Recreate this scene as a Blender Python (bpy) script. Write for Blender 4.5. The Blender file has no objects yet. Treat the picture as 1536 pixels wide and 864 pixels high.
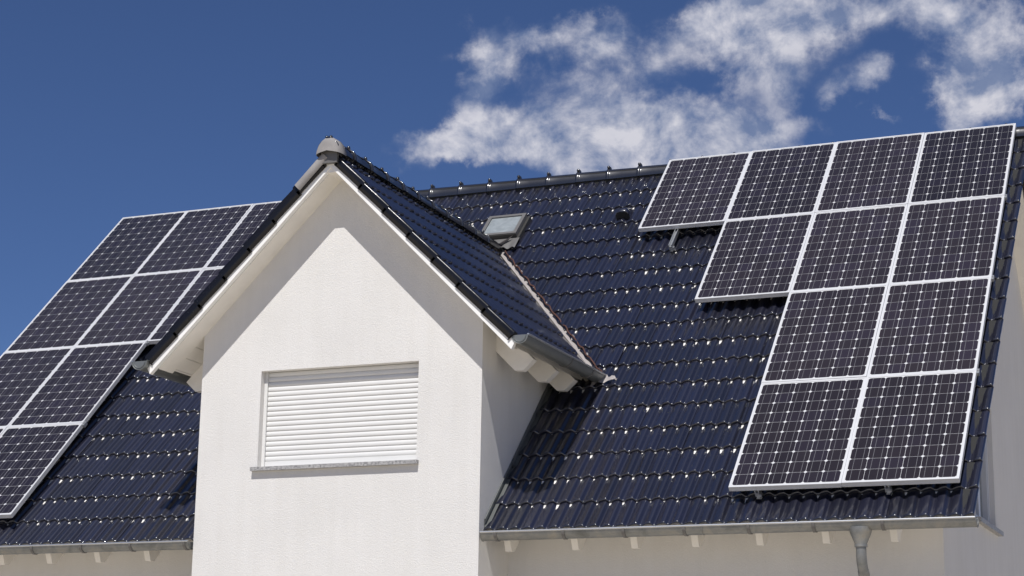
import bpy, math, random
import numpy as np
from mathutils import Matrix, Vector

random.seed(7); rng = np.random.default_rng(7)
sc = bpy.context.scene
COL = sc.collection
R = math.radians
TH = R(45.11)
CT, ST = math.cos(TH), math.sin(TH)
GZ = -3.9                      # ground level
CX = -3.82                     # centre line of the dormer
D = 3.41                       # dormer tile crest plane: z = D - |x-CX|
YR = 4.68                      # main ridge line
GAUGE, PITCH, HUMP = 0.3738, 0.2568, 0.1284

# ------------------------------------------------------------------ materials
def mat(name):
    m = bpy.data.materials.new(name); m.use_nodes = True
    nt = m.node_tree
    return m, nt, nt.nodes['Principled BSDF']
def N(nt, t, **k):
    n = nt.nodes.new(t)
    for a, b in k.items(): setattr(n, a, b)
    return n
def noise(nt, scale, detail=4, rough=.55, vec=None, dist=0):
    n = N(nt, 'ShaderNodeTexNoise'); n.inputs['Scale'].default_value = scale
    n.inputs['Detail'].default_value = detail; n.inputs['Roughness'].default_value = rough
    n.inputs['Distortion'].default_value = dist
    if vec is None:
        tc = N(nt, 'ShaderNodeTexCoord'); vec = tc.outputs['Object']
    nt.links.new(vec, n.inputs['Vector'])
    return n
def ramp(nt, src, stops):
    r = N(nt, 'ShaderNodeValToRGB'); cr = r.color_ramp
    while len(cr.elements) < len(stops): cr.elements.new(.5)
    for e, (p, c) in zip(cr.elements, stops):
        e.position = p; e.color = (*c, 1)
    nt.links.new(src, r.inputs['Fac'])
    return r
def bump(nt, b, src, strength, dist):
    n = N(nt, 'ShaderNodeBump'); n.inputs['Strength'].default_value = strength
    n.inputs['Distance'].default_value = dist
    nt.links.new(src, n.inputs['Height']); nt.links.new(n.outputs['Normal'], b.inputs['Normal'])
    return n
def setp(b, **k):
    for a, v in k.items():
        b.inputs[a.replace('_', ' ')].default_value = v

def plaster():
    m, nt, b = mat('rough_render_plaster')
    n1 = noise(nt, 1.3, 5, .6)
    r = ramp(nt, n1.outputs['Fac'], [(.3, (.69, .675, .65)), (.7, (.735, .72, .695))])
    nt.links.new(r.outputs['Color'], b.inputs['Base Color'])
    # faint runs and grime: noise drawn out vertically
    tcs = N(nt, 'ShaderNodeTexCoord'); mps = N(nt, 'ShaderNodeMapping'); mps.inputs['Scale'].default_value = (9, 9, .7)
    nt.links.new(tcs.outputs['Object'], mps.inputs['Vector'])
    ns = noise(nt, 1.0, 6, .65, mps.outputs[0])
    rs = ramp(nt, ns.outputs['Fac'], [(.38, (.93, .925, .91)), (.62, (1, 1, 1))])
    mm = N(nt, 'ShaderNodeMix', data_type='RGBA', blend_type='MULTIPLY'); mm.inputs['Factor'].default_value = .38
    nt.links.new(r.outputs['Color'], mm.inputs['A']); nt.links.new(rs.outputs['Color'], mm.inputs['B'])
    nt.links.new(mm.outputs['Result'], b.inputs['Base Color'])
    setp(b, Roughness=.92)
    b.inputs['Specular IOR Level'].default_value = .2
    n2 = noise(nt, 75, 5, .65)
    n3 = noise(nt, 260, 2, .5)
    a = N(nt, 'ShaderNodeMath', operation='ADD')
    nt.links.new(n2.outputs['Fac'], a.inputs[0]); nt.links.new(n3.outputs['Fac'], a.inputs[1])
    bump(nt, b, a.outputs[0], .6, .007)
    return m
def paint(name, col, rough=.45, var=.04):
    m, nt, b = mat(name)
    n1 = noise(nt, 6, 5)
    lo = tuple(c*(1-var) for c in col); hi = tuple(min(1, c*(1+var)) for c in col)
    r = ramp(nt, n1.outputs['Fac'], [(.3, lo), (.7, hi)])
    nt.links.new(r.outputs['Color'], b.inputs['Base Color'])
    setp(b, Roughness=rough)
    n2 = noise(nt, 60, 3); bump(nt, b, n2.outputs['Fac'], .15, .002)
    return m
def glaze(name, c0, c1, rough=.13, spec=.7, coat=.85):
    m, nt, b = mat(name)
    at = N(nt, 'ShaderNodeAttribute', attribute_name='tone')
    n1 = noise(nt, 5, 6, .65)
    mx = N(nt, 'ShaderNodeMath', operation='ADD')
    nt.links.new(at.outputs['Fac'], mx.inputs[0]); nt.links.new(n1.outputs['Fac'], mx.inputs[1])
    md = N(nt, 'ShaderNodeMath', operation='MULTIPLY'); md.inputs[1].default_value = .5
    nt.links.new(mx.outputs[0], md.inputs[0])
    r = ramp(nt, md.outputs[0], [(.2, c0), (.8, c1)])
    nt.links.new(r.outputs['Color'], b.inputs['Base Color'])
    n2 = noise(nt, 30, 5, .7)
    rr = N(nt, 'ShaderNodeMapRange'); rr.inputs['From Min'].default_value = .35; rr.inputs['From Max'].default_value = .75
    rr.inputs['To Min'].default_value = rough*.75; rr.inputs['To Max'].default_value = rough*1.7
    nt.links.new(n2.outputs['Fac'], rr.inputs['Value']); nt.links.new(rr.outputs[0], b.inputs['Roughness'])
    nt.links.remove(b.inputs['Roughness'].links[0]); nt.links.new(rr.outputs[0], b.inputs['Coat Roughness'])
    b.inputs['Roughness'].default_value = .42; b.inputs['Specular IOR Level'].default_value = spec
    b.inputs['Coat Weight'].default_value = coat; b.inputs['Coat IOR'].default_value = 1.75
    n3 = noise(nt, 14, 4, .6); bump(nt, b, n3.outputs['Fac'], .2, .002)
    return m
def zinc():
    m, nt, b = mat('weathered_zinc')
    n1 = noise(nt, 5, 8, .7, dist=.6)
    r = ramp(nt, n1.outputs['Fac'], [(.3, (.15, .155, .15)), (.5, (.23, .235, .23)), (.68, (.30, .285, .25)), (.8, (.22, .185, .14))])
    nt.links.new(r.outputs['Color'], b.inputs['Base Color'])
    setp(b, Metallic=.55, Roughness=.48)
    n2 = noise(nt, 20, 4); bump(nt, b, n2.outputs['Fac'], .2, .004)
    return m
def metal(name, col, rough=.35, metallic=.8):
    m, nt, b = mat(name)
    n1 = noise(nt, 9, 5)
    r = ramp(nt, n1.outputs['Fac'], [(.3, tuple(c*.92 for c in col)), (.7, col)])
    nt.links.new(r.outputs['Color'], b.inputs['Base Color'])
    setp(b, Metallic=metallic, Roughness=rough)
    return m
def granite():
    m, nt, b = mat('speckled_granite')
    n1 = noise(nt, 75, 4, .75)
    r = ramp(nt, n1.outputs['Fac'], [(.38, (.14, .14, .145)), (.5, (.31, .305, .30)), (.62, (.48, .47, .46))])
    nt.links.new(r.outputs['Color'], b.inputs['Base Color']); setp(b, Roughness=.5)
    return m
def cell_mat():
    m, nt, b = mat('silicon_cells')
    oi = N(nt, 'ShaderNodeObjectInfo')
    tc = N(nt, 'ShaderNodeTexCoord')
    sn = N(nt, 'ShaderNodeVectorMath', operation='SNAP'); sn.inputs[1].default_value = (.1598, .1553, 10)
    ad = N(nt, 'ShaderNodeVectorMath', operation='ADD')
    nt.links.new(tc.outputs['Object'], ad.inputs[0]); ad.inputs[1].default_value = (-.0239, -.02875, .5)
    nt.links.new(ad.outputs[0], sn.inputs[0])
    ad2 = N(nt, 'ShaderNodeVectorMath', operation='ADD')
    nt.links.new(sn.outputs[0], ad2.inputs[0]); nt.links.new(oi.outputs['Random'], ad2.inputs[1])
    wn = N(nt, 'ShaderNodeTexWhiteNoise', noise_dimensions='3D')
    nt.links.new(ad2.outputs[0], wn.inputs['Vector'])
    r = ramp(nt, wn.outputs['Value'], [(0, (.015, .011, .0125)), (.5, (.019, .014, .015)), (1, (.020, .015, .021))])
    nt.links.new(r.outputs['Color'], b.inputs['Base Color'])
    hs = N(nt, 'ShaderNodeHueSaturation'); hs.inputs['Saturation'].default_value = 1.0
    mv = N(nt, 'ShaderNodeMapRange'); nt.links.new(oi.outputs['Random'], mv.inputs['Value']); mv.inputs['To Min'].default_value = .72; mv.inputs['To Max'].default_value = 1.35
    nt.links.new(mv.outputs[0], hs.inputs['Value']); nt.links.new(r.outputs['Color'], hs.inputs['Color']); nt.links.new(hs.outputs['Color'], b.inputs['Base Color'])
    setp(b, Roughness=.32)
    b.inputs['Coat Weight'].default_value = 1; b.inputs['Coat Roughness'].default_value = .2; b.inputs['Coat IOR'].default_value = 1.4
    b.inputs['Specular IOR Level'].default_value = .3
    return m
def coated(name, col):
    m, nt, b = mat(name)
    n1 = noise(nt, 12, 3)
    r = ramp(nt, n1.outputs['Fac'], [(.3, tuple(c*.94 for c in col)), (.7, col)])
    nt.links.new(r.outputs['Color'], b.inputs['Base Color']); setp(b, Roughness=.4)
    b.inputs['Coat Weight'].default_value = 1; b.inputs['Coat Roughness'].default_value = .2; b.inputs['Coat IOR'].default_value = 1.4
    return m
def ground_mat():
    m, nt, b = mat('paving_and_gravel')
    n1 = noise(nt, .35, 8, .6); n2 = noise(nt, 14, 6, .7)
    r = ramp(nt, n1.outputs['Fac'], [(.35, (.54, .475, .38)), (.6, (.63, .565, .46))])
    mx = N(nt, 'ShaderNodeMix', data_type='RGBA', blend_type='MULTIPLY'); mx.inputs['Factor'].default_value = .5
    r2 = ramp(nt, n2.outputs['Fac'], [(.3, (.6, .6, .6)), (.7, (1, 1, 1))])
    nt.links.new(r.outputs['Color'], mx.inputs['A']); nt.links.new(r2.outputs['Color'], mx.inputs['B'])
    nt.links.new(mx.outputs['Result'], b.inputs['Base Color']); setp(b, Roughness=.95)
    bump(nt, b, n2.outputs['Fac'], .4, .01)
    return m
def glass_mat(name, col, rough=.04):
    m, nt, b = mat(name)
    n1 = noise(nt, 7, 5, .6, dist=1.2)
    r = ramp(nt, n1.outputs['Fac'], [(.35, tuple(c*.7 for c in col)), (.65, col)])
    nt.links.new(r.outputs['Color'], b.inputs['Base Color'])
    setp(b, Roughness=rough); b.inputs['IOR'].default_value = 1.6
    return m

M = dict(
    plaster=plaster(),
    white=paint('white_painted_timber', (.80, .77, .71), .5),
    barge=paint('white_gloss_board', (.84, .83, .80), .4),
    shutter=paint('white_plastic_slats', (.69, .685, .665), .35, .02),
    tile=glaze('navy_glazed_tile', (.0055, .006, .0140), (.0095, .0105, .026), .11, .58),
    tile_l=glaze('blue_black_glazed_tile', (.0055, .0065, .0125), (.0090, .011, .021), .11, .58),
    verge=glaze('black_glazed_verge', (.006, .006, .008), (.010, .010, .013), .20, .07, .3),
    ridge=glaze('black_glazed_ridge', (.008, .008, .011), (.013, .013, .017), .13, .35, .9),
    zinc=zinc(),
    zinc_dark=metal('dull_grey_zinc', (.20, .21, .205), .45, .5),
    lead=metal('pale_lead_sheet', (.36, .33, .315), .6, .2),
    alu=metal('white_silver_aluminium', (.76, .76, .765), .38, .35),
    alu2=metal('raw_aluminium_and_lip_highlight', (.55, .56, .57), .35, .8),  # rails, hooks and clamps; also the painted highlight on gutter lips
    granite=granite(), cell=cell_mat(),
    back=coated('white_backsheet', (.60, .60, .60)),
    bus=coated('silver_busbar', (.22, .22, .225)),
    ground=ground_mat(),
    dark=paint('dark_grey_window_metal', (.045, .043, .04), .4),
    mgrey=paint('mid_grey_window_metal', (.13, .125, .12), .45),
    rust=paint('red_brown_edge', (.075, .03, .02), .7, .2),
    glass=glass_mat('window_pane', (.16, .18, .19), .12),
    glass2=glass_mat('milky_skylight_pane', (.30, .33, .34), .12),
    gwin=paint('white_window_frame', (.62, .63, .66), .4),
    capgrey=paint('pale_grey_mortar', (.27, .255, .245), .8, .15),
    under=paint('roof_underlay_and_shade', (.02, .02, .02), .9),  # also the black of the painted shadow line at the verges
)

# ------------------------------------------------------------------ mesh builder
class MB:
    def __init__(s): s.v = []; s.f = []; s.m = []; s.sm = []; s.tone = []; s.n = 0
    def add(s, verts, faces, mi=0, smooth=False, tone=.5):
        verts = np.asarray(verts, float).reshape(-1, 3)
        s.v.append(verts); o = s.n; s.n += len(verts)
        for f in faces: s.f.append([i+o for i in f])
        s.m += [mi]*len(faces); s.sm += [smooth]*len(faces); s.tone += [tone]*len(verts)
        return s
    def poly(s, pts, mi=0): return s.add(pts, [list(range(len(pts)))], mi)
    def grid(s, P, mi=0, smooth=True, tone=.5, closed=False):
        P = np.asarray(P, float); a, b = P.shape[:2]
        fs = []
        for i in range(a-1):
            for j in range(b-1 if not closed else b):
                j2 = (j+1) % b
                fs.append([i*b+j, i*b+j2, (i+1)*b+j2, (i+1)*b+j])
        return s.add(P.reshape(-1, 3), fs, mi, smooth, tone)
    def box(s, a, b, mi=0):
        x0, y0, z0 = a; x1, y1, z1 = b
        v = [(x0,y0,z0),(x1,y0,z0),(x1,y1,z0),(x0,y1,z0),(x0,y0,z1),(x1,y0,z1),(x1,y1,z1),(x0,y1,z1)]
        return s.add(v, [[0,3,2,1],[4,5,6,7],[0,1,5,4],[1,2,6,5],[2,3,7,6],[3,0,4,7]], mi)
    def prism(s, poly, d, mi=0):
        """poly: list of 3d points (planar), extruded by vector d"""
        p = np.array(poly, float); n = len(p); d = np.array(d, float)
        v = np.vstack([p, p+d])
        fs = [list(range(n))[::-1], list(range(n, 2*n))]
        for i in range(n):
            j = (i+1) % n; fs.append([i, j, n+j, n+i])
        return s.add(v, fs, mi)
    def tube(s, path, rad, seg=12, mi=0, caps=True, squash=None):
        path = [Vector(p) for p in path]; n = len(path)
        rad = rad if hasattr(rad, '__len__') else [rad]*n
        rings = []
        for i, p in enumerate(path):
            t = (path[min(i+1, n-1)] - path[max(i-1, 0)]).normalized()
            a = t.cross(Vector((0.13, 0.99, .05))).normalized()
            if a.length < .1: a = t.cross(Vector((1, 0, 0))).normalized()
            b = t.cross(a).normalized()
            rings.append([list(p + (a*math.cos(k*2*math.pi/seg) + b*math.sin(k*2*math.pi/seg))*rad[i]) for k in range(seg)])
        s.grid(rings, mi, True, closed=True)
        if caps:
            s.poly(rings[0][::-1], mi); s.poly(rings[-1], mi)
        return s
    def build(s, name, mats, parent=None, sub=None):
        me = bpy.data.meshes.new(name)
        V = np.vstack(s.v) if s.v else np.zeros((0, 3))
        off = sub if sub is not None else (0, 0, 0)
        me.from_pydata((V - np.array(off)).tolist(), [], s.f)
        if not isinstance(mats, (list, tuple)): mats = [mats]
        for m in mats: me.materials.append(m)
        me.polygons.foreach_set('material_index', s.m)
        me.polygons.foreach_set('use_smooth', s.sm)
        at = me.attributes.new('tone', 'FLOAT', 'POINT'); at.data.foreach_set('value', s.tone)
        me.validate(); me.update()
        o = bpy.data.objects.new(name, me); COL.objects.link(o)
        if parent is not None:
            o.parent = parent
            if parent.parent is None and parent.type == 'EMPTY' and parent.get('worldmesh'):
                o.location = -parent.location
        return o

def tag(o, label=None, cat=None, group=None, kind=None):
    if label: o['label'] = label
    if cat: o['category'] = cat
    if group: o['group'] = group
    if kind: o['kind'] = kind
    return o
def empty(name, loc):
    o = bpy.data.objects.new(name, None); o.location = loc; COL.objects.link(o); return o

house = empty('house', (CX, YR, GZ)); house['worldmesh'] = 1
tag(house, 'white rendered house with dark glazed tile roof and front gable dormer', 'house')

# ------------------------------------------------------------------ frames
class Frame:
    def __init__(s, O, U, S, Nn): s.O, s.U, s.S, s.N = [np.array(a, float) for a in (O, U, S, Nn)]
    def __call__(s, u, v, n):
        u, v, n = np.broadcast_arrays(u, v, n)
        return s.O + u[..., None]*s.U + v[..., None]*s.S + n[..., None]*s.N
MAIN = Frame((0, 0, 0), (1, 0, 0), (0, CT, ST), (0, -ST, CT))
BACK = Frame((0, 2*YR, 0), (-1, 0, 0), (0, -CT, ST), (0, ST, CT))
q = math.sqrt(.5)
DR = Frame((CX, 0, D), (0, 1, 0), (-q, 0, q), (q, 0, q))     # right dormer slope, v measured from ridge (negative down)
DL = Frame((CX, 0, D), (0, -1, 0), (q, 0, q), (-q, 0, q))

# ------------------------------------------------------------------ tiles
HH = .029
def wave(a, b_, n, gain=1.0):
    xs = np.linspace(a, b_, n)
    out = []
    for x in xs:
        t = ((x + .078) % HUMP)/HUMP          # 0 = trough; long rise, crest at .61, short steep fall
        if t < .61: h = math.sin(math.pi/2*t/.61)**.85
        elif t < .92: h = .5 + .5*math.cos(math.pi*(t-.61)/.31)
        else: h = 0
        out.append((x, gain*HH*h))
    return out
def profile(left=False, right=False):
    """cross section of one tile, local x: rounded rolls at 0 and -HUMP, hollow troughs between"""
    p = []
    if left:
        p += [(-.2568-.036, -.05), (-.2568-.040, -.05), (-.2568-.040, -.01), (-.2568-.036, .010)] + wave(-.2568-.026, -.198, 9)
    else: p += wave(-.2180, -.198, 4)
    p += [(x, h*.93) for x, h in wave(-.194, -.070, 19)]
    p += [(-.065, .0030)]
    p += wave(-.060, .010 if right else .044, 15)
    if right: p += [(.015, .014), (.017, .006)]
    else: p += [(.049, .002)]
    return np.array(p)
T = .028
ARC = []
r0 = .014
ARC += [(.006, -.030), (.0005, -.020)]
for a in (0, 30, 60, 90): ARC.append((r0*(1-math.sin(R(a))), -r0*(1-math.cos(R(a)))))
ARC = [(.006, -.034), (.0005, -.022)] + [(r0*(1-math.cos(R(a))), -r0*(1-math.sin(R(a)))) for a in (0, 18, 36, 54, 72, 90)]
def tile(mb, F, u0, v0, base, prof, length=.40, jitter=True, mi=0):
    n0 = base
    dv = dn = rot = ti = 0; tone = .5
    if jitter:
        dn = rng.normal(0, .0012); rot = rng.normal(0, .005); ti = rng.normal(0, .009); dv = rng.normal(0, .0022); tone = rng.random()
    vs = [a for a, _ in ARC] + [.022, .12, .26, length]
    ns = [T*(1-a/length) + b for a, b in ARC] + [T*(1-.022/length), T*(1-.12/length), T*(1-.26/length), 0.0]
    vs, ns = np.array(vs), np.array(ns)
    x = prof[:, 0][None, :]; h = prof[:, 1][None, :]
    U = u0 + x + rot*(vs[:, None]) ; V = v0 + dv + vs[:, None] + 0*x
    NN = n0 + dn + ns[:, None] + h + ti*(x+.1)
    mb.grid(F(U, V, NN), mi, True, tone)
BASE = -.12 - HH - T
P0, PL, PR = profile(), profile(left=True), profile(right=True)

def cut(o, co, no, cond=None):
    """bisect an object's mesh and clear the outer side"""
    import bmesh
    bm = bmesh.new(); bm.from_mesh(o.data)
    bmesh.ops.bisect_plane(bm, geom=bm.verts[:]+bm.edges[:]+bm.faces[:], plane_co=co, plane_no=no, clear_outer=cond is None)
    bm.to_mesh(o.data); bm.free()
def drop(o, fn):
    import bmesh
    bm = bmesh.new(); bm.from_mesh(o.data)
    kill = [f for f in bm.faces if fn(f.calc_center_median())]
    bmesh.ops.delete(bm, geom=kill, context='FACES')
    bm.to_mesh(o.data); bm.free()

ROWS = 18
V0 = -.3155
VAL = -.22                                       # right valley in plan: x + y = VAL
vx = lambda x: min(x, 2*CX - x) if x > CX else x  # mirror helper (left side)
def main_roof(F, name, front):
    mb = MB(); mi = 0
    ncol = 46
    for j in range(ncol):
        u = 2.136 - j*PITCH
        X = u if front else -u
        for k in range(ROWS):
            v = V0 + k*GAUGE
            y = v*CT + .085
            if front:
                if -5.0 < u < -2.45 and y < 1.2: continue
                if u < -2.5 and 2*CX-u < -2.5 and y > 1.2 and u + y < VAL-.5 and 2*CX-u+.1 + y < VAL-.5: continue
            pr = P0
            if j == 0: pr = PR
            if j == ncol-1: pr = PL
            if not front and 0: pr = P0
            L = .40 if k < ROWS-1 else .47
            tile(mb, F, u if front else u + (2*-3.8125)*-1*0 , v, BASE, pr, L, True, mi)
    return mb
mbm = main_roof(MAIN, 'main_roof', True)
roof = mbm.build('tiled_roof', [M['tile']], house)
YB = 1.56
for s_, off in ((1, .03),):
    cut(roof, (VAL+off, 0, 0), (1, 1, 0), cond=1)
cut(roof, (2*CX-VAL-.03, 0, 0), (-1, 1, 0), cond=1)
cut(roof, (0, YB, 0), (0, 1, 0), cond=1)
drop(roof, lambda c: c.y > YB and c.x + c.y < VAL+.03 and (2*CX-c.x) + c.y < VAL+.03)
drop(roof, lambda c: -5.32 < c.x < -2.31 and c.y < YB and c.x + c.y < 5)
# back slope
mb = MB()
for j in range(46):
    u = 9.700 - j*PITCH                      # mirrored direction: world x = -u
    for k in range(ROWS):
        tile(mb, BACK, u, V0+k*GAUGE, BASE, PR if j == 0 else (PL if j == 45 else P0), .40 if k < ROWS-1 else .47, True)
mb.build('tiled_roof', [M['tile']], house)

# ridge capping -------------------------------------------------------
def ridge_caps(axis, start, end, pos, ztop, step, mats, hw=.105, hh=.115, first_mi=0):
    """axis 0: along x at y=pos ; axis 1: along y at x=pos"""
    mb = MB()
    n = int(round((end-start)/step))
    A = [(-1, -.25), (-1, 0), (-.93, .38), (-.72, .70), (-.40, .92), (0, 1), (.40, .92), (.72, .70), (.93, .38), (1, 0), (1, -.25)]
    def ring(t, s, dz=0):
        out = []
        for a, b in A:
            p = [0, 0, ztop - hh + b*hh*s + dz]; p[axis] = t; p[1-axis] = pos + a*hw*s
            out.append(p)
        return out
    for i in range(n):
        t0 = start + i*step; t1 = t0 + step + .03
        dz = rng.normal(0, .0015); tone = rng.random()
        rs = [(t0, .80), (t0-.004, 1.04), (t0, 1.10), (t0+.03, 1.10), (t0+.036, 1.03), (t0+.05, 1.0), (t0+step*.5, .97), (t1, .93)]
        mb.grid([ring(t, s, dz) for t, s in rs], first_mi if i == 0 else 0, True, tone)
        # clip knob on the collar: two small prongs
        for sx in (-.021, .021):
            c = [0, 0, ztop + .020 + dz]; c[axis] = t0 + .012; c[1-axis] = pos + sx - (.02 if axis == 0 else 0)
            rr = []
            for th in np.linspace(0, math.pi, 6):
                rr.append([[c[0] + .021*math.sin(th)*math.cos(ph), c[1] + .021*math.sin(th)*math.sin(ph), c[2] + .023*math.cos(th)] for ph in np.linspace(0, 2*math.pi, 9)[:-1]])
            mb.grid(rr, 0, True, tone, closed=True)
        c = [0, 0, ztop + .004 + dz]; c[axis] = t0 + .01; c[1-axis] = pos
        mb.box((c[0]-.02, c[1]-.02, c[2]-.02), (c[0]+.02, c[1]+.02, c[2]+.02))
    return mb
mb = ridge_caps(0, -9.507, 2.20, YR, YR-.17+.055, .3929, None)
mb.build('ridge_capping', [M['ridge']], roof)
mb = MB(); mb.box((-9.69, YR-.085, YR-.30), (2.13, YR+.085, YR-.16)); mb.build('ridge_filler', [M['under']], roof)

# ------------------------------------------------------------------ roof slabs and soffits
def zt(y): return (y)*ST/CT - .12/CT            # main crest plane
mb = MB()
x0, x1 = -9.60, 1.98
y0 = .0
prof = [(y0, zt(y0)-.075), (y0, zt(y0)-.165), (YR, YR-.17-.22), (2*YR-y0, zt(y0)-.165), (2*YR-y0, zt(y0)-.075), (YR, YR-.17-.075)]
# the slab is split round the dormer opening so that nothing shows through it
def slab(mb, xa, xb, ya):
    f = [(ya, zt(ya)-.075), (ya, zt(ya)-.165), (YR, zt(YR)-.165), (YR, zt(YR)-.075)]
    mb.prism([(xa, a, b) for a, b in f], (xb-xa, 0, 0))
slab(mb, x0, -5.30, y0); slab(mb, -2.34, x1, y0)
slab(mb, -5.299, -2.341, 3.62)
f = [(2*YR-y0, zt(y0)-.075), (2*YR-y0, zt(y0)-.165), (YR+.001, zt(YR)-.165), (YR+.001, zt(YR)-.075)]
mb.prism([(x0, a, b) for a, b in f], (x1-x0, 0, 0))
mb.build('roof_boarding', [M['white']], house)
for xa, xb in ((1.985, 2.128), (-9.69, -9.605)):
    mb = MB()
    ya = y0-.06; zt_, zb_ = zt(ya)-.052, zt(ya)-.085
    mb.prism([(xa, a, b) for a, b in ((ya, zt_), (ya, zb_), (YR, zt(YR)-.085), (2*YR-ya, zb_), (2*YR-ya, zt_), (YR, zt(YR)-.052))], (xb-xa, 0, 0))
    mb.build('verge_shadow_filler', [M['under']], house)  # filler under the verge tiles, coloured black to draw their shadow line

# ------------------------------------------------------------------ walls
GX0, GX1, WY = -9.42, 1.78, .50
sof = lambda y: zt(y) - .16
mb = MB()
WY2 = 2*YR - WY
# front wall, left and right of dormer
mb.poly([(GX0, WY, GZ-.3), (-5.337, WY, GZ-.3), (-5.337, WY, sof(WY)), (GX0, WY, sof(WY))])
mb.poly([(-2.303, WY, GZ-.3), (GX1, WY, GZ-.3), (GX1, WY, sof(WY)), (-2.303, WY, sof(WY))])
mb.poly([(GX1, WY2, GZ-.3), (GX0, WY2, GZ-.3), (GX0, WY2, sof(WY)), (GX1, WY2, sof(WY))])
# left gable
mb.poly([(GX0, WY2, GZ-.3), (GX0, WY, GZ-.3), (GX0, WY, sof(WY)), (GX0, YR, sof(YR)), (GX0, WY2, sof(WY))])
# right gable with window opening
wy0, wy1, wz0, wz1 = 2.25, 3.45, -.06, 1.18
g = GX1
mb.poly([(g, WY, GZ-.3), (g, wy0, GZ-.3), (g, wy0, sof(wy0)), (g, WY, sof(WY))])
mb.poly([(g, wy0, GZ-.3), (g, wy1, GZ-.3), (g, wy1, wz0), (g, wy0, wz0)])
mb.poly([(g, wy0, wz1), (g, wy1, wz1), (g, wy1, sof(wy1)), (g, wy0, sof(wy0))])
mb.poly([(g, wy1, GZ-.3), (g, WY2, GZ-.3), (g, WY2, sof(WY)), (g, YR, sof(YR)), (g, wy1, sof(wy1))])
gr = .07
for a, b in (((wy0, wz0), (wy1, wz0)), ((wy1, wz0), (wy1, wz1)), ((wy1, wz1), (wy0, wz1)), ((wy0, wz1), (wy0, wz0))):
    mb.poly([(g, a[0], a[1]), (g, b[0], b[1]), (g-gr, b[0], b[1]), (g-gr, a[0], a[1])])
mb.build('wall', [M['plaster']], house)
# gable window: frame with two sashes, shutter housing, sill
mb = MB(); xg = g-gr
for ya, yb, za, zb in ((wy0, wy0+.07, wz0, wz1), (wy1-.07, wy1, wz0, wz1), (wy0+.07, wy1-.07, wz0, wz0+.07), (wy0+.07, wy1-.07, wz1-.07, wz1), ((wy0+wy1)/2-.05, (wy0+wy1)/2+.05, wz0+.07, wz1-.07)):
    mb.box((xg-.06, ya, za), (xg+.012, yb, zb))
for a in (wy1-.115, wy1-.20): mb.box((xg-.05, a, wz0+.07), (xg+.03, a+.025, wz1-.07))
gw = mb.build('window', [M['gwin']], house)
mb = MB(); mb.box((xg-.04, wy0+.07, wz0+.07), (xg-.025, wy1-.07, wz1-.07)); mb.build('pane', [M['glass']], gw)
mb = MB(); mb.box((xg+.012, wy0-.03, wz0-.045), (g+.055, wy1+.13, wz0)); mb.build('sill', [M['granite']], gw)

# dormer walls -------------------------------------------------------
DX0, DX1, DY = -5.337, -2.303, -.21
SOF = 3.20
dz = lambda x: SOF + .012 - abs(x-CX)
ox0, ox1, oz0, oz1 = -4.664, -2.958, .335, 1.285
mb = MB(); b = GZ-.3
mb.poly([(DX0, DY, b), (ox0, DY, b), (ox0, DY, dz(ox0)), (DX0, DY, dz(DX0))])
mb.poly([(ox1, DY, b), (DX1, DY, b), (DX1, DY, dz(DX1)), (ox1, DY, dz(ox1))])
mb.poly([(ox0, DY, b), (ox1, DY, b), (ox1, DY, oz0), (ox0, DY, oz0)])
mb.poly([(ox0, DY, oz1), (ox1, DY, oz1), (ox1, DY, dz(ox1)), (CX, DY, dz(CX)), (ox0, DY, dz(ox0))])
RV = .078
for a, c in (((ox0, oz0), (ox1, oz0)), ((ox1, oz0), (ox1, oz1)), ((ox1, oz1), (ox0, oz1)), ((ox0, oz1), (ox0, oz0))):
    mb.poly([(a[0], DY, a[1]), (a[0], DY+RV+.06, a[1]), (c[0], DY+RV+.06, c[1]), (c[0], DY, c[1])])
mb.poly([(DX1, DY, b), (DX1, 3.4, b), (DX1, 3.4, dz(DX1)), (DX1, DY, dz(DX1))])
mb.poly([(DX0, 3.4, b), (DX0, DY, b), (DX0, DY, dz(DX0)), (DX0, 3.4, dz(DX0))])
dw = mb.build('dormer_wall', [M['plaster']], house)

# dormer window with closed roller shutter
mb = MB(); yS = DY+RV
for xa, xb in ((ox0, ox0+.036), (ox1-.036, ox1)):
    mb.box((xa+.001, yS-.008, oz0+.001), (xb-.001, yS+.05, oz1-.001))
mb.box((ox0+.036, yS+.03, oz0+.001), (ox1-.036, yS+.05, oz1-.001))
win = mb.build('window', [M['shutter']], house)
mb = MB(); zz = oz0+.004
xa, xb = ox0+.0365, ox1-.0365
mb.box((xa, yS+.002, zz), (xb, yS+.018, zz+.062)); zz += .062
while zz < oz1-.002:
    top = min(zz+.0492, oz1-.002)
    pr = []
    for t in np.linspace(0, 1, 9):
        z_ = zz + t*.0492
        if z_ > top: break
        pr.append((yS + .018 - .0095*math.sin(math.pi*(t*.97+.0))**.6 if t > 0 else yS+.021, z_))
    if len(pr) > 1:
        mb.grid([[(xa, y_, z_), (xb, y_, z_)] for y_, z_ in pr], 0, True)
    zz += .0492
mb.build('shutter', [M['shutter']], win)
mb = MB(); mb.box((-4.716, DY-.048, .298), (-2.932, DY+RV-.01, .3345)); mb.build('sill', [M['granite']], win)

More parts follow.
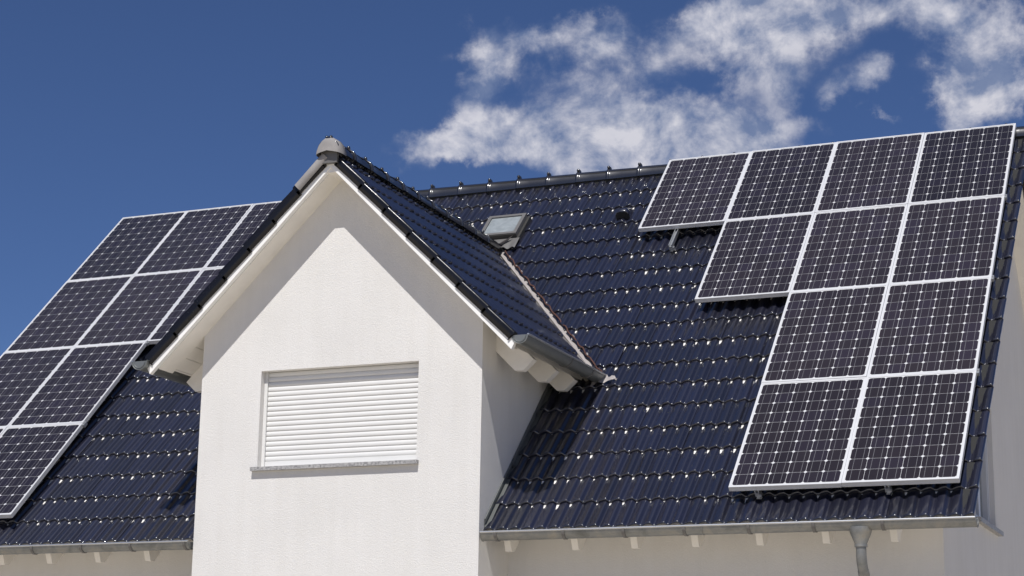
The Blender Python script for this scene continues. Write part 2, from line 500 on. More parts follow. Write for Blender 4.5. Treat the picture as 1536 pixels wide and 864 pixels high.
# ------------------------------------------------------------------ dormer roof
VN = -1.985/q                                   # nose of lowest row, measured down from the ridge
YF = -.535                                      # front edge of verge tiles
def dormer_side(F, right):
    mb = MB()
    rows = [VN + k*GAUGE for k in range(8)]
    for j in range(18):
        if right: u = YF + .320 + j*PITCH; pr = PL if j == 0 else P0
        else: u = -YF - .042 - j*PITCH; pr = PR if j == 0 else P0
        for k, v in enumerate(rows):
            L = .40 if k < 7 else min(.40, -v)
            if k == 7 and -v < .05: continue
            tile(mb, F, u, v, -HH-T, pr, L, True, (1 if pr is not P0 else 0) if 0 else 0)
    return mb
dr = dormer_side(DR, True).build('dormer_roof', [M['tile'], M['verge']], house)
cut(dr, (VAL-.10, 0, 0), (1, 1, 0))
dl = dormer_side(DL, False).build('dormer_roof', [M['tile_l'], M['verge']], house)
cut(dl, (2*CX-VAL+.10, 0, 0), (-1, 1, 0))
# black verge faces set just proud of the tile flanges, stepped per row
def verges(F, right):
    mb = MB()
    for k in range(8):
        v = VN + k*GAUGE; L = min(.40, -v)
        if L < .1: continue
        vs = np.array([.004, -.001, -.006, -.006, .0, .03, L]); ns = np.array([-.10, -.02, -.004, .0, .006, .006, -T+.006])
        ns2 = [T+n for n in (0, 0, .0, .004, .006, .005)] + [.004]
        up = 0 if right else .030
        prof = [(.075, .010), (.055, .024 + up), (.03, .029 + up), (.0, .031 + up), (-.010, .027 + up), (-.015, .016 + up), (-.016, .0), (-.016, -.057), (-.004, -.057), (-.004, -.02)]
        rows_ = []
        for a, b_ in zip((.006, .0, .004, .012, .20, L), (-.012, T-.004, T+.003, T+.005, T*.5+.004, .004)):
            rows_.append([(YF if right else YF, 0, 0)])
        G = []
        for a, b_, sc_ in zip((.008, .0, .003, .012, .20, L), (.004, T*.6-.004, T*.6+.002, T*.6+.004, T*.4+.003, .006), (.9, 1, 1, 1, 1, 1)):
            row = []
            for pu, pn in prof:
                u = YF + pu + .022 if right else -YF - pu - .022
                row.append(F(np.array(u), np.array(v + a), np.array(-HH-T + (pn + b_))))
            G.append(row)
        mb.grid(G, 0, True, rng.random())
        # butt end
        mb.poly([G[1][i] for i in range(len(prof))][::-1])
    return mb
vr = verges(DR, True); o = vr.build('verge_tiles', [M['verge']], dr)
vl = verges(DL, False); o = vl.build('verge_tiles', [M['verge']], dl)
# ridge
mb = ridge_caps(1, -.585, 3.55, CX, D+.050, .37, None, .105, .092)
mb.build('ridge_capping', [M['ridge']], dr)
# pale grey end cap of the dormer ridge: rounded hood with a darker face
mb = MB(); G = []
for t, s_ in ((-.615, .0), (-.615, .55), (-.608, .85), (-.59, 1.05), (-.55, 1.15), (-.46, 1.16), (-.458, 1.0)):
    G.append([(CX + a*.105*s_, t, D+.052-.12 + bb*.13*s_) for a, bb in [(-1.15, -.2), (-1.1, .1), (-.9, .5), (-.6, .8), (-.25, .98), (.25, .98), (.6, .8), (.9, .5), (1.1, .1), (1.15, -.2)]])
mb.grid(G, 0, True)
ec = mb.build('ridge_end_cap', [M['capgrey']], dr); tag(ec, 'pale grey rounded cap closing the ridge')
mb = MB(); mb.box((CX-.088, -.562, D-.180), (CX+.088, -.5145, D-.055)); mb.build('end_block', [M['mgrey']], dr)
# pale top verge piece on the left
mb = MB()
G = []
for v in (-.52, -.49, -.30, -.10):
    G.append([DL(np.array(-YF+.02 - pu), np.array(v), np.array(-.045+pn)) for pu, pn in ((.10, .035), (.05, .05), (.0, .048), (-.018, .03), (-.02, -.02), (-.0, -.04))])
mb.grid(G, 0, True)
o = mb.build('verge_piece', [M['capgrey']], dl); tag(o, 'pale grey weathered verge piece beside the ridge cap')

# dormer boarding (soffit): front flying rafter strip, eaves boards with gaps
def dslab(sign):
    mb = MB()
    P = lambda d, y, o: (CX + sign*d, y, D - d - o)
    so = D - SOF
    # ridge purlin end
    if sign == 1: mb.box((CX-.095, -.500, SOF-.05), (CX+.095, -.20, SOF+.06))
    # boards run along y, each .105 wide with a 4 mm gap
    d = 0.02
    while d < 1.85:
        e = min(d + .101, 1.85)
        a = [P(d, -.26, so-.02), P(e, -.26, so-.02), P(e, -.26, so), P(d, -.26, so)]
        mb.prism(a, (0, 3.7, 0)); d = e + .006
    a = [P(0, -.455, .075), P(1.85, -.455, .075), P(1.85, -.455, so-.022), P(0, -.455, so-.022)]
    mb.prism(a, (0, 3.9, 0))
    return mb
for sg in (1, -1):
    dslab(sg).build('soffit', [M['white']], dr if sg == 1 else dl)
    mb = MB()   # front rafter under the overhang
    P = lambda d, y, o: (CX + sg*d, y, D - d - o)
    so = D - SOF
    mb.prism([P(0, -.457, so-.021), P(1.87, -.457, so-.021), P(1.87, -.457, so+.006), P(0, -.457, so+.006)], (0, .250, 0))
    mb.build('flying_rafter', [M['white']], dr if sg == 1 else dl)
    mb = MB()
    mb.prism([P(0, -.512, .10), P(1.972, -.512, .10), P(1.935, -.512, so-.002), P(0, -.512, so-.002)], (0, .052, 0))
    mb.build('bargeboard', [M['barge']], house)
    # rafter tails under the eaves
    for y_ in (.112, .70, 1.20):
        mb = MB()
        w = .085
        ra = [(1.50, 1.50), ]
        x_ = lambda d: CX + sg*d
        zr = 2.91
        pts = [(x_(1.45), y_, SOF-1.45), (x_(1.45), y_, zr-1.45), (x_(zr-1.198), y_, 1.198), (x_(1.794), y_, 1.193), (x_(1.905), y_, SOF-1.905)]
        mb.prism(pts, (0, w, 0))
        mb.build('rafter_tail', [M['white']], house)

# main rafter tails
tx = [-2.12-.04, -1.50, -.93, -.36, .23, .82, 1.41]
txl = [-5.49, -6.07, -6.66, -7.25, -7.84, -8.43, -9.0]
for x_ in tx + txl:
    mb = MB()
    so = lambda y: zt(y) - .14
    pts = [(x_, WY+.02, so(WY+.02)), (x_, WY+.02, WY+.02-.66), (x_, .155, -.503), (x_, .085, -.507), (x_, .0, so(.0)-.002)]
    mb.prism(pts, (.062, 0, 0))
    mb.build('rafter_tail', [M['white']], house)

# ------------------------------------------------------------------ valley flashing
mb = MB()
for sg in (1, -1):
    vs_ = VAL
    segs = np.arange(1.50, 3.70, .44)
    for i, ya in enumerate(segs):
        yb = min(ya + .45, 3.62); lift = .0015*(i % 2) + .001
        def Q(y, d, onmain):
            x = vs_ - y + (d if onmain else -d)*1.0
            X = x if sg == 1 else 2*CX - x
            if onmain: z = zt(y) - .062
            else: z = D - .052 - (x - CX)
            return (X, y, z + lift)
        mb.poly([Q(ya, 0, True), Q(ya, .10, True), Q(yb, .10, True), Q(yb, 0, True)])
        mb.poly([Q(ya, .17, False), Q(ya, 0, False), Q(yb, 0, False), Q(yb, .17, False)])
        mb.tube([Q(ya, .0, True), Q(yb, .0, True)], .006, 6)
o = mb.build('valley_flashing', [M['lead']], dr)
# crumpled lead tongue at the foot of the valley
mb = MB(); G = []
for i in range(9):
    t = i/8; xx = -1.84 + t*.26; row = []
    for j in range(5):
        yy = 1.60 - .16*(1-t)*(j/4) - .10*t + .012*math.sin(i*2.1+j)
        row.append((xx, yy, zt(yy) + .012 + .010*math.sin(xx*49) - .006*j/4 + .004*math.cos(i*1.7+j*2)))
    G.append(row)
mb.grid(G, 0, True); mb.build('valley_foot', [M['lead']], dr)
# brown cut edge along the main tiles
mb = MB(); pts = []
for i in range(60):
    y = 1.60 + i*(3.5-1.60)/59
    pts.append((VAL + .052 - y + .006*math.sin(i*1.9), y, zt(y) - .022 + .012*math.sin(i*1.3)))
mb.tube(pts, .009, 6); mb.build('valley_mortar', [M['rust']], dr)
# side-wall flashing strip on the main roof against the dormer cheek
mb = MB()
for sg in (1,):
    for y_a, y_b in ((-.10, .55), (.53, 1.15), (1.13, 1.75)):
        mb.poly([(DX1+.004, y_a, zt(y_a)+.045), (DX1+.004, y_a, zt(y_a)-.05), (DX1+.004, y_b, zt(y_b)-.05), (DX1+.004, y_b, zt(y_b)+.045)])
        mb.poly([(DX1+.004, y_a, zt(y_a)-.03), (DX1+.055, y_a, zt(y_a)-.015), (DX1+.055, y_b, zt(y_b)-.015), (DX1+.004, y_b, zt(y_b)-.03)])
        mb.tube([(DX1+.010, y_a, zt(y_a)+.045), (DX1+.010, y_b, zt(y_b)+.045)], .007, 6)
mb.build('wall_flashing', [M['zinc_dark']], house)

# ------------------------------------------------------------------ gutters
def gutter(name, a, b, axis, pos, ztop, rad, matl, lipside, brackets, parent=house):
    """half-round gutter; axis 0 along x at y=pos, axis 1 along y at x=pos. lipside: sign of outer side"""
    mb = MB()
    A = np.linspace(0, math.pi, 15)
    def P(t, c, z):
        p = [0, 0, z]; p[axis] = t; p[1-axis] = pos + c; return p
    L = max(2, int((b-a)/1.0)); ts = np.linspace(a, b, L+1)
    out = [[P(t, math.cos(x)*rad, ztop - math.sin(x)*rad) for x in A] for t in ts]
    inn = [[P(t, math.cos(x)*(rad-.004), ztop - math.sin(x)*(rad-.004)) for x in A] for t in ts]
    mb.grid(out); mb.grid(inn)
    mb.tube([P(t, lipside*(rad+.002), ztop+.002) for t in ts], .0095, 10, 1)  # lip in brighter metal than the gutter, painting in its sunlit highlight
    mb.tube([P(t, -lipside*(rad+.0), ztop+.006) for t in ts], .004, 6)
    for t in (a+.001, b-.001):      # stop ends with a raised rim
        mb.poly([P(t, math.cos(x)*(rad-.002), ztop - math.sin(x)*(rad-.002)) for x in A])
        for s_ in (rad*1.0, rad*.72):
            mb.tube([P(t + (-.003 if t < (a+b)/2 else .003), math.cos(x)*s_, ztop - .006*(s_ < rad) - math.sin(x)*s_) for x in A], .0045, 6)
    # solder joints
    for t in np.arange(a+2.1, b-.5, 3.0):
        mb.tube([P(t, math.cos(x)*(rad+.001), ztop - math.sin(x)*(rad+.001)) for x in A], .004, 5)
    g_ = mb.build(name, [matl, M['alu2']], parent)
    for t in brackets:
        k = MB()
        o_ = [P(t, math.cos(x)*(rad+.007), ztop - math.sin(x)*(rad+.007)) for x in A]
        o2 = [P(t+.028, math.cos(x)*(rad+.007), ztop - math.sin(x)*(rad+.007)) for x in A]
        o3 = [P(t+.028, math.cos(x)*(rad+.0005), ztop - math.sin(x)*(rad+.0005)) for x in A]
        o4 = [P(t, math.cos(x)*(rad+.0005), ztop - math.sin(x)*(rad+.0005)) for x in A]
        k.grid([o4, o_, o2, o3], smooth=False)
        k.build('bracket', [M['mgrey']], g_)
    return g_
GY, GZT, GR = -.205, -.365, .073
g1 = gutter('gutter', -2.262, 2.185, 0, GY, GZT, GR, M['zinc'], -1, [-2.13, -1.47, -.90, -.34, .24, .81, 1.40])
tag(g1, 'weathered zinc gutter under the right half of the roof')
g2 = gutter('gutter', -9.74, -5.36, 0, GY, GZT, GR, M['zinc'], -1, [-5.42, -6.04, -6.62, -7.21, -7.8, -8.4, -9.0])
tag(g2, 'weathered zinc gutter left of the dormer')
g3 = gutter('gutter', -.515, 1.66, 1, -1.80, 1.395, .080, M['zinc_dark'], 1, [.62, 1.2])
tag(g3, 'short grey gutter on the right side of the dormer')
g4 = gutter('gutter', -.575, 1.50, 1, 2*CX+1.80, 1.390, .086, M['zinc_dark'], -1, [.62, 1.2])
tag(g4, 'short grey gutter on the left side of the dormer')
g5 = gutter('gutter', -9.74, 2.185, 0, 2*YR-GY, GZT, GR, M['zinc'], 1, [])
# downpipe with funnel outlet and swan neck
mb = MB(); px = 1.215
mb.tube([(px, GY, GZT-.045), (px, GY, GZT-.075), (px, GY, GZT-.10), (px, GY, GZT-.19), (px, GY, GZT-.20)], [.095, .095, .088, .050, .052], 20)
mb.tube([(px, GY, GZT-.19), (px, GY, GZT-.212)], .055, 20)
path = [(px, GY, GZT-.205), (px, GY, GZT-.27), (px, GY+.012, GZT-.33), (px+.002, GY+.05, GZT-.40), (px+.004, GY+.34, GZT-.80), (px+.004, GY+.56, GZT-1.10), (px+.004, GY+.60, GZT-1.18), (px+.004, GY+.61, GZT-1.30), (px+.004, GY+.61, GZ+.02)]
mb.tube(path, .044, 20)
mb.tube([(px+.0025, GY+.055, GZT-.405), (px+.0028, GY+.085, GZT-.445)], .048, 20)
mb.build('downpipe', [M['zinc']], house)

# ------------------------------------------------------------------ skylight and vent tile
def mp(u, v, n): return tuple(MAIN(np.array(u), np.array(v), np.array(n)))
def mbox(mb, u0, u1, v0, v1, n0, n1, mi=0):
    v = [mp(a, b_, c) for c in (n0, n1) for a, b_ in ((u0, v0), (u1, v0), (u1, v1), (u0, v1))]
    mb.add(v, [[0,3,2,1],[4,5,6,7],[0,1,5,4],[1,2,6,5],[2,3,7,6],[3,0,4,7]], mi)
su0, su1, sv0, sv1 = -4.075, -3.60, 5.10, 5.56
cr = -.12
mb = MB(); fw = .042
mbox(mb, su0, su0+fw, sv0, sv1, cr-.06, cr+.075); mbox(mb, su1-fw, su1, sv0, sv1, cr-.06, cr+.075)
mbox(mb, su0+fw, su1-fw, sv0, sv0+fw, cr-.06, cr+.075); mbox(mb, su0+fw, su1-fw, sv1-fw, sv1, cr-.06, cr+.075)
sk = mb.build('skylight', [M['mgrey']], house)
mb = MB(); mbox(mb, su0+fw, su1-fw, sv0+fw, sv1-fw, cr+.045, cr+.06); mb.build('pane', [M['glass2']], sk)
mb = MB(); mbox(mb, su0-.003, su1+.003, sv0-.013, sv0-.001, cr-.05, cr+.066); mb.build('lower_frame_face', [M['dark']], sk)
mb = MB(); mbox(mb, su0-.022, su0-.002, sv0-.02, sv1+.01, cr-.05, cr+.050); mb.build('side_flashing', [M['rust']], sk)
mb = MB(); mbox(mb, su1+.002, su1+.03, sv0-.02, sv1+.02, cr-.05, cr+.02); mb.build('side_flashing', [M['dark']], sk)
mb = MB(); G = []
for i in range(5):
    row = []
    for j in range(41):
        u = su0-.06 + (su1-su0+.10)*j/40
        t = i/4
        row.append(mp(u, sv0-.02 - t*.205 + .012*t*math.sin(j*.9), cr + .018 - .010*t + t*.010*math.sin(u*2*math.pi/HUMP + 1.0)))
    G.append(row)
mb.grid(G, 0, True); mb.build('lead_apron', [M['mgrey']], sk)
# vent tile: hooded bump
mb = MB(); G = []
for v_, w_, h_ in ((5.36, .085, .0), (5.362, .085, .105), (5.375, .082, .118), (5.45, .075, .10), (5.54, .06, .06), (5.62, .045, .0)):
    G.append([mp(-2.36 + a*w_, v_, cr-.03 + b_*h_) for a, b_ in ((-1, 0), (-1, .55), (-.75, .9), (-.35, 1), (.35, 1), (.75, .9), (1, .55), (1, 0))])
mb.grid(G, 0, True)
vt = mb.build('vent_tile', [M['tile']], roof)
mb = MB(); mb.poly([mp(-2.36+a*.08, 5.3585, cr-.03+b_) for a, b_ in ((-1, -.02), (1, -.02), (1, .06), (.7, .10), (-.7, .10), (-1, .06))]); mb.build('vent_opening', [M['under']], roof)

# ------------------------------------------------------------------ solar panels
PW, PH = 1.0065, 1.6105
CU, CV = 1.010, 1.614
FT = .045
def panel_meshes():
    fr = MB(); w = .019
    fr.box((0, 0, -FT), (w, PH, 0)); fr.box((PW-w, 0, -FT), (PW, PH, 0))
    fr.box((w, 0, -FT), (PW-w, w, 0)); fr.box((w, PH-w, -FT), (PW-w, PH, 0))
    # groove line along the frame's lower side
    fr.box((0.004, -.0035, -FT), (PW-.004, -.0005, -FT+.012))
    la = MB()
    la.box((w-.002, w-.002, -.010), (PW-w+.002, PH-w+.002, -.004), 0)
    cw, chh = .1598, .1553; m0 = (PW - 6*cw)/2; m1 = (PH - 10*chh)/2; gp = .0015; ch = .016
    for i in range(6):
        for j in range(10):
            a, b_ = m0+i*cw+gp, m1+j*chh+gp; c, d = m0+(i+1)*cw-gp, m1+(j+1)*chh-gp
            la.poly([(a+ch, b_, -.0034), (c-ch, b_, -.0034), (c, b_+ch, -.0034), (c, d-ch, -.0034), (c-ch, d, -.0034), (a+ch, d, -.0034), (a, d-ch, -.0034), (a, b_+ch, -.0034)], 1)
        for t in (.27, .73):
            x_ = m0+(i+t)*cw
            la.poly([(x_-.0013, m1, -.0029), (x_+.0013, m1, -.0029), (x_+.0013, m1+10*chh, -.0029), (x_-.0013, m1+10*chh, -.0029)], 2)
    def me(mb, name, mats):
        o = mb.build(name, mats); m = o.data; bpy.data.objects.remove(o); return m
    cl = MB(); cl.box((PW-.003, PH-.028, -.050), (PW+.022, PH+.040, -.012)); cl.tube([(PW+.012, PH+.006, -.012), (PW+.012, PH+.006, .001)], .008, 8)
    return me(fr, 'frame', [M['alu']]), me(la, 'laminate', [M['back'], M['cell'], M['bus']]), me(cl, 'clamp', [M['alu2']])
MF, ML, MC = panel_meshes()
Rm = Matrix(((1, 0, 0), (0, CT, -ST), (0, ST, CT))).to_4x4()
proto = None
def copy_panel(src):
    c = src.copy(); COL.objects.link(c)
    for ch in src.children:
        k = ch.copy(); COL.objects.link(k); k.parent = c
    return c
def make_panel():
    e = empty('solar_panel', (0, 0, 0)); e.rotation_euler = (TH, 0, 0)
    for nm, me in (('frame', MF), ('laminate', ML)):
        o = bpy.data.objects.new(nm, me); COL.objects.link(o); o.parent = e
    return e
proto = make_panel()
used = False
LO = -8.693
labels = {
 ('R', 0, 0): 'left one of the two solar panels in the bottom row of the right array',
 ('R', 1, 0): 'lowest corner panel of the right array, nearest the right end of the gutter',
 ('R', 0, 1): 'panel directly above the bottom left panel of the right array',
 ('R', 1, 1): 'right edge panel second from the bottom of the right array',
 ('R', -1, 2): 'panel at the left end of the three-panel row, overhanging the dark tiles',
 ('R', 0, 2): 'middle panel of the three-panel row in the right array',
 ('R', 1, 2): 'right end panel of the three-panel row, below the top right corner panel',
 ('R', -2, 3): 'left end panel of the right array top row, with a rail stub showing below',
 ('R', -1, 3): 'second panel from the left in the four-panel top row of the right array',
 ('R', 0, 3): 'third panel from the left in the four-panel top row of the right array',
 ('R', 1, 3): 'top right corner panel of the right array beside the ridge end',
 ('L', -1, 3): 'top left corner panel of the left array against the sky',
 ('L', 0, 3): 'middle panel in the top row of the left array',
 ('L', 1, 3): 'top row panel of the left array partly hidden by the dormer verge',
 ('L', -1, 2): 'left end panel in the second row from the top of the left array',
 ('L', 0, 2): 'middle panel of the second row from the top of the left array',
 ('L', 1, 2): 'narrow visible strip of panel tucked behind the dormer verge above its gutter',
 ('L', -1, 1): 'panel cut by the left picture edge in the third row of the left array',
 ('L', 0, 1): 'left array panel whose upper right corner touches the dormer gutter end',
 ('L', -1, 0): 'sliver of panel at the left picture edge, lowest row but mostly outside',
 ('L', 0, 0): 'lowest visible panel of the left array, its bottom edge above the left gutter',
}
for (arr, cu, cv), lab in labels.items():
    if not used: e = proto; used = True
    else: e = copy_panel(proto)
    u = (LO if arr == 'L' else 0) + cu*CU; v = cv*CV
    j = rng.normal(0, .0015, 3)
    p = MAIN(np.array(u+.00175), np.array(v+.00175), np.array(0.0+j[0]*.5))
    e.location = tuple(p)
    e.rotation_euler = (TH + j[1]*.8, j[2]*.8, 0)
    tag(e, lab, 'solar panel', 'solar panels mounted on the roof')
for e in [o for o in COL.objects if o.name.startswith('solar_panel')]:
    l = e['label']
    for (arr, cu, cv), lab in labels.items():
        if lab == l and ((arr == 'R' and cu == 1 and cv < 3) or (arr == 'L' and cu == 0 and cv < 2)):
            o = bpy.data.objects.new('clamp', MC); COL.objects.link(o); o.parent = e
# rails and hooks
def rail(u, v0, v1, lab):
    e = empty('mounting_rail', tuple(MAIN(np.array(u), np.array(v0), np.array(-.075)))); e.rotation_euler = (TH, 0, 0)
    L = v1-v0
    mb = MB(); mb.box((-.020, 0, -.020), (-.012, L, .027)); mb.box((.012, 0, -.020), (.020, L, .027)); mb.box((-.012, 0, -.020), (.012, L, .004))
    mb.build('rail', [M['alu2']], e)
    v = .035
    while v < L:
        k = MB(); k.box((-.028, v-.012, -.055), (.028, v+.024, -.021)); k.box((-.016, v-.035, -.060), (.016, v+.05, -.053))
        k.tube([(0, v+.006, -.021), (0, v+.006, .012)], .008, 8); k.build('hook', [M['alu2']], e); v += 1.12
    tag(e, lab, 'mounting rail', 'aluminium rails under the solar panels')
rail(-1.575, 4.49, 6.38, 'aluminium rail stub poking out below the upper left panel of the right array')
rail(.25, -.012, 6.38, 'rail end with small clamp below the bottom row, near its left corner')
rail(1.40, -.012, 6.38, 'rail end with small clamp below the bottom row, near the right panel middle')

# ------------------------------------------------------------------ ground
mb = MB(); S_ = 600
mb.poly([(-S_, -S_, GZ), (S_, -S_, GZ), (S_, S_, GZ), (-S_, S_, GZ)])
tag(mb.build('ground', [M['ground']]), kind='structure')

# ------------------------------------------------------------------ sky and sun
SUN_EL, SUN_AZ = 57.7, 8.0          # azimuth to the right of straight in front of the facade
w = bpy.data.worlds.new('World'); sc.world = w; w.use_nodes = True
nt = w.node_tree; nt.nodes.clear()
out = N(nt, 'ShaderNodeOutputWorld'); bg = N(nt, 'ShaderNodeBackground'); nt.links.new(bg.outputs[0], out.inputs[0])
sky = N(nt, 'ShaderNodeTexSky', sky_type='NISHITA'); sky.sun_disc = False
sky.sun_elevation = R(SUN_EL); sky.sun_rotation = R(180 - SUN_AZ)
sky.altitude = 2000; sky.air_density = 1.0; sky.dust_density = 0; sky.ozone_density = 10
bg.inputs['Strength'].default_value = .058
tc = N(nt, 'ShaderNodeTexCoord')
def mth(op, a, b_=None, c=None):
    n = N(nt, 'ShaderNodeMath', operation=op)
    for i, x in enumerate((a, b_, c)):
        if x is None: continue
        if isinstance(x, (int, float)): n.inputs[i].default_value = x
        else: nt.links.new(x, n.inputs[i])
    return n.outputs[0]
sep = N(nt, 'ShaderNodeSeparateXYZ'); nt.links.new(tc.outputs['Generated'], sep.inputs[0])
az = mth('MULTIPLY', mth('ARCTAN2', sep.outputs['X'], sep.outputs['Y']), 180/math.pi)
el = mth('MULTIPLY', mth('ARCSINE', sep.outputs['Z']), 180/math.pi)
comb = N(nt, 'ShaderNodeCombineXYZ'); nt.links.new(az, comb.inputs[0]); nt.links.new(el, comb.inputs[1])
def wn_col(scale, detail, rough, off):
    mpn = N(nt, 'ShaderNodeMapping'); mpn.inputs['Location'].default_value = off
    nt.links.new(tc.outputs['Generated'], mpn.inputs['Vector'])
    n = N(nt, 'ShaderNodeTexNoise'); n.inputs['Scale'].default_value = scale; n.inputs['Detail'].default_value = detail; n.inputs['Roughness'].default_value = rough
    nt.links.new(mpn.outputs[0], n.inputs['Vector'])
    a = N(nt, 'ShaderNodeVectorMath', operation='SUBTRACT'); nt.links.new(n.outputs['Color'], a.inputs[0]); a.inputs[1].default_value = (.5, .5, .5)
    return a.outputs[0]
wv = N(nt, 'ShaderNodeVectorMath', operation='MULTIPLY'); nt.links.new(wn_col(22, 7, .6, (1.3, 7.7, 2.1)), wv.inputs[0]); wv.inputs[1].default_value = (4.2, 3.0, 0)
warp = N(nt, 'ShaderNodeVectorMath', operation='ADD'); nt.links.new(comb.outputs[0], warp.inputs[0]); nt.links.new(wv.outputs[0], warp.inputs[1])
# cloud banks: azimuth, elevation, half width, half height (degrees), tilt, weight
BLOBS = [(-23.11, 17.99, 2.9, 0.78, 2, 1.1), (-24.7, 17.76, 1.5, 0.68, 0, 1.0), (-17.31, 17.75, 2.9, 1.25, -8, 1.35), (-20.2, 17.3, 2.6, 0.75, 0, 0.85), (-23.0, 20.7, 2.1, 0.50, 18, 0.62), (-24.02, 21.3, 1.3, 0.4, 0, 0.25), (-20.65, 21.05, 1.5, 0.65, 10, 0.62), (-19.4, 20.3, 1.2, 0.9, 0, 0.45), (-23.8, 19.6, 1.2, 0.65, 30, 0.65), (-21.5, 19.5, 1.9, 0.75, 0, 0.40), (-19.3, 19.0, 2.0, 0.8, 0, 0.35), (-15.83, 20.99, 2.57, 0.89, 12, 1.0), (-14.38, 21.33, 2.57, 0.99, 0, 1.0), (-14.82, 19.8, 1.39, 0.79, 30, 0.8), (-12.11, 21.55, 3.17, 0.5, 0, 0.62), (-12.07, 19.54, 1.1, 0.6, 0, 0.8), (-9.09, 21.25, 2.38, 0.71, 0, 0.8), (-8.15, 20.05, 1.58, 1.09, 10, 0.95), (-9.0, 18.58, 0.95, 0.85, 40, 1.0), (-7.7, 19.07, 0.59, 0.89, 0, 0.6), (-14.23, 18.42, 1.39, 0.55, 0, 0.45), (-11.4, 18.41, 0.44, 0.16, -30, 0.35),
 (4, 19, 5, 2, 8, .9), (9, 24, 5, 1.6, 0, .7), (-2, 24, 5, 1.5, 0, .7), (30, 14, 9, 2, 0, .8), (-60, 12, 7, 1.2, 0, .6), (120, 20, 14, 4, 0, .8), (-130, 18, 12, 3, 0, .7)]
acc = None
for a0, e0, rx, ry, tilt, wt in BLOBS:
    mpn = N(nt, 'ShaderNodeMapping', vector_type='TEXTURE')
    mpn.inputs['Location'].default_value = (a0, e0, 0); mpn.inputs['Rotation'].default_value = (0, 0, R(tilt)); mpn.inputs['Scale'].default_value = (rx, ry, 1)
    nt.links.new(warp.outputs[0], mpn.inputs['Vector'])
    ln = N(nt, 'ShaderNodeVectorMath', operation='LENGTH'); nt.links.new(mpn.outputs[0], ln.inputs[0])
    mr = N(nt, 'ShaderNodeMapRange', interpolation_type='SMOOTHERSTEP')
    mr.inputs['From Min'].default_value = 1.75; mr.inputs['From Max'].default_value = 0; mr.inputs['To Min'].default_value = 0; mr.inputs['To Max'].default_value = wt
    nt.links.new(ln.outputs['Value'], mr.inputs['Value'])
    acc = mr.outputs[0] if acc is None else mth('MAXIMUM', acc, mr.outputs[0]) if False else mth('ADD', acc, mr.outputs[0]) if acc is not None else None
acc = mth('MINIMUM', acc, 1.1)
def wnoise(scale, detail, rough, dist, off=(0, 0, 0)):
    mpn = N(nt, 'ShaderNodeMapping'); mpn.inputs['Location'].default_value = off; mpn.inputs['Scale'].default_value = (1, 1, 1.15)
    nt.links.new(tc.outputs['Generated'], mpn.inputs['Vector'])
    n = N(nt, 'ShaderNodeTexNoise'); n.inputs['Scale'].default_value = scale; n.inputs['Detail'].default_value = detail
    n.inputs['Roughness'].default_value = rough; n.inputs['Distortion'].default_value = dist
    nt.links.new(mpn.outputs[0], n.inputs['Vector']); return n.outputs['Fac']
nA = wnoise(26, 13, .62, .15, (3.1, .4, .2))
nB = wnoise(26, 5, .55, .15, (3.1-.004, .4, .2-.010))      # the same field looked at a little higher: lit tops, shaded bases
nC = wnoise(60, 8, .62, .2, (1.7, 4.4, .2))
def dens(nn): return mth('ADD', mth('ADD', mth('MULTIPLY', acc, .95), mth('MULTIPLY', mth('SUBTRACT', nn, .5), 2.6)), mth('MULTIPLY', mth('SUBTRACT', nC, .5), .5))
dA, dB = dens(nA), dens(nB)
al = N(nt, 'ShaderNodeMapRange', interpolation_type='SMOOTHSTEP'); nt.links.new(dA, al.inputs['Value'])
al.inputs['From Min'].default_value = .10; al.inputs['From Max'].default_value = 1.40; al.inputs['To Max'].default_value = 1.0
gate = N(nt, 'ShaderNodeMapRange', interpolation_type='SMOOTHSTEP'); nt.links.new(acc, gate.inputs['Value']); gate.inputs['From Min'].default_value = .02; gate.inputs['From Max'].default_value = .35
nH = wnoise(11, 4, .5, 0, (5.2, 2.4, 1.2))
hz = N(nt, 'ShaderNodeMapRange', interpolation_type='SMOOTHSTEP'); nt.links.new(mth('ADD', acc, mth('MULTIPLY', mth('SUBTRACT', nH, .5), 1.0)), hz.inputs['Value'])
hz.inputs['From Min'].default_value = .12; hz.inputs['From Max'].default_value = 1.1; hz.inputs['To Max'].default_value = .48
a1 = mth('MULTIPLY', al.outputs[0], gate.outputs[0])
alpha = mth('SUBTRACT', 1, mth('MULTIPLY', mth('SUBTRACT', 1, a1), mth('SUBTRACT', 1, mth('MULTIPLY', hz.outputs[0], gate.outputs[0]))))
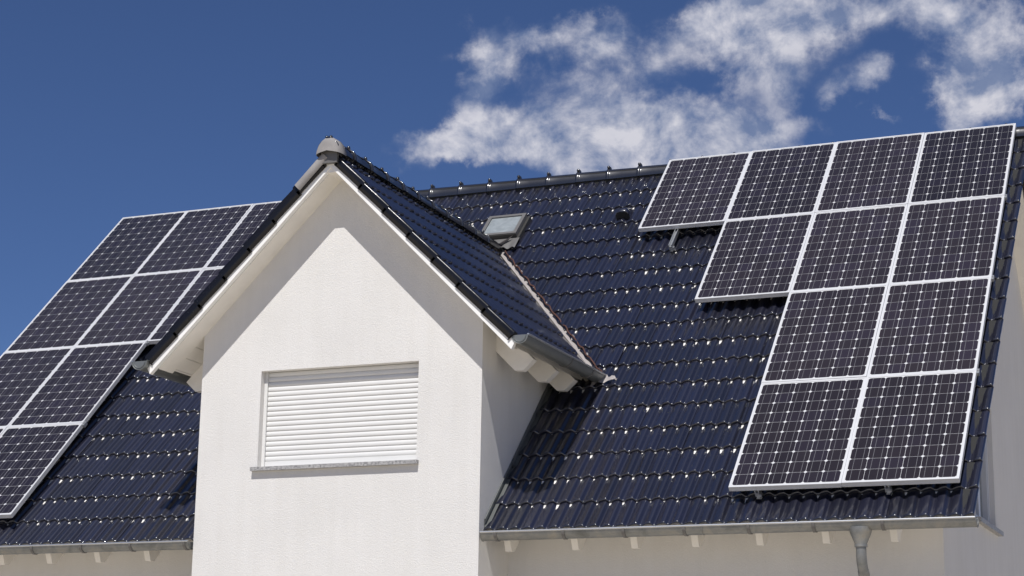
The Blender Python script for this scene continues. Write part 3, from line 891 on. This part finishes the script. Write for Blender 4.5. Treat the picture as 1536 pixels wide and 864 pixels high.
sh = N(nt, 'ShaderNodeMapRange'); nt.links.new(mth('SUBTRACT', dA, dB), sh.inputs['Value'])
sh.inputs['From Min'].default_value = -.42; sh.inputs['From Max'].default_value = .42
cc = N(nt, 'ShaderNodeValToRGB'); nt.links.new(sh.outputs[0], cc.inputs['Fac'])
cc.color_ramp.elements[0].position = .15; cc.color_ramp.elements[0].color = (2.9, 3.7, 5.9, 1)
cc.color_ramp.elements[1].position = .85; cc.color_ramp.elements[1].color = (9.4, 9.4, 10.4, 1)
mx = N(nt, 'ShaderNodeMix', data_type='RGBA'); nt.links.new(alpha, mx.inputs['Factor'])
tint = N(nt, 'ShaderNodeMix', data_type='RGBA', blend_type='MULTIPLY'); tint.inputs['Factor'].default_value = 1
nt.links.new(sky.outputs[0], tint.inputs['A']); tint.inputs['B'].default_value = (1.02, .955, 1.05, 1)
nt.links.new(tint.outputs['Result'], mx.inputs['A']); nt.links.new(cc.outputs['Color'], mx.inputs['B'])
nt.links.new(mx.outputs['Result'], bg.inputs['Color'])

sl = bpy.data.lights.new('sun', 'SUN'); sl.energy = 4.0; sl.angle = R(.5); sl.color = (1, .972, .935)
so_ = bpy.data.objects.new('sun', sl); COL.objects.link(so_)
d = Vector((math.sin(R(SUN_AZ))*math.cos(R(SUN_EL)), -math.cos(R(SUN_AZ))*math.cos(R(SUN_EL)), math.sin(R(SUN_EL))))
so_.rotation_euler = d.to_track_quat('Z', 'Y').to_euler(); so_.location = d*50

# ------------------------------------------------------------------ camera
cam = bpy.data.cameras.new('camera'); co = bpy.data.objects.new('camera', cam); COL.objects.link(co); sc.camera = co
cam.sensor_width = 36; cam.lens = 2889.706/1536*36; cam.clip_end = 3000; cam.clip_start = .1
mw = Matrix(((0.92274, 0.075672, 0.377922, 4.80233), (0.385097, -0.221379, -0.895931, -16.36932), (0.015867, 0.972248, -0.233416, -2.291502), (0, 0, 0, 1)))
co.matrix_world = mw

sc.render.engine = 'CYCLES'
sc.view_settings.view_transform = 'Standard'; sc.view_settings.look = 'None'
sc.view_settings.exposure = .23; sc.view_settings.gamma = 1
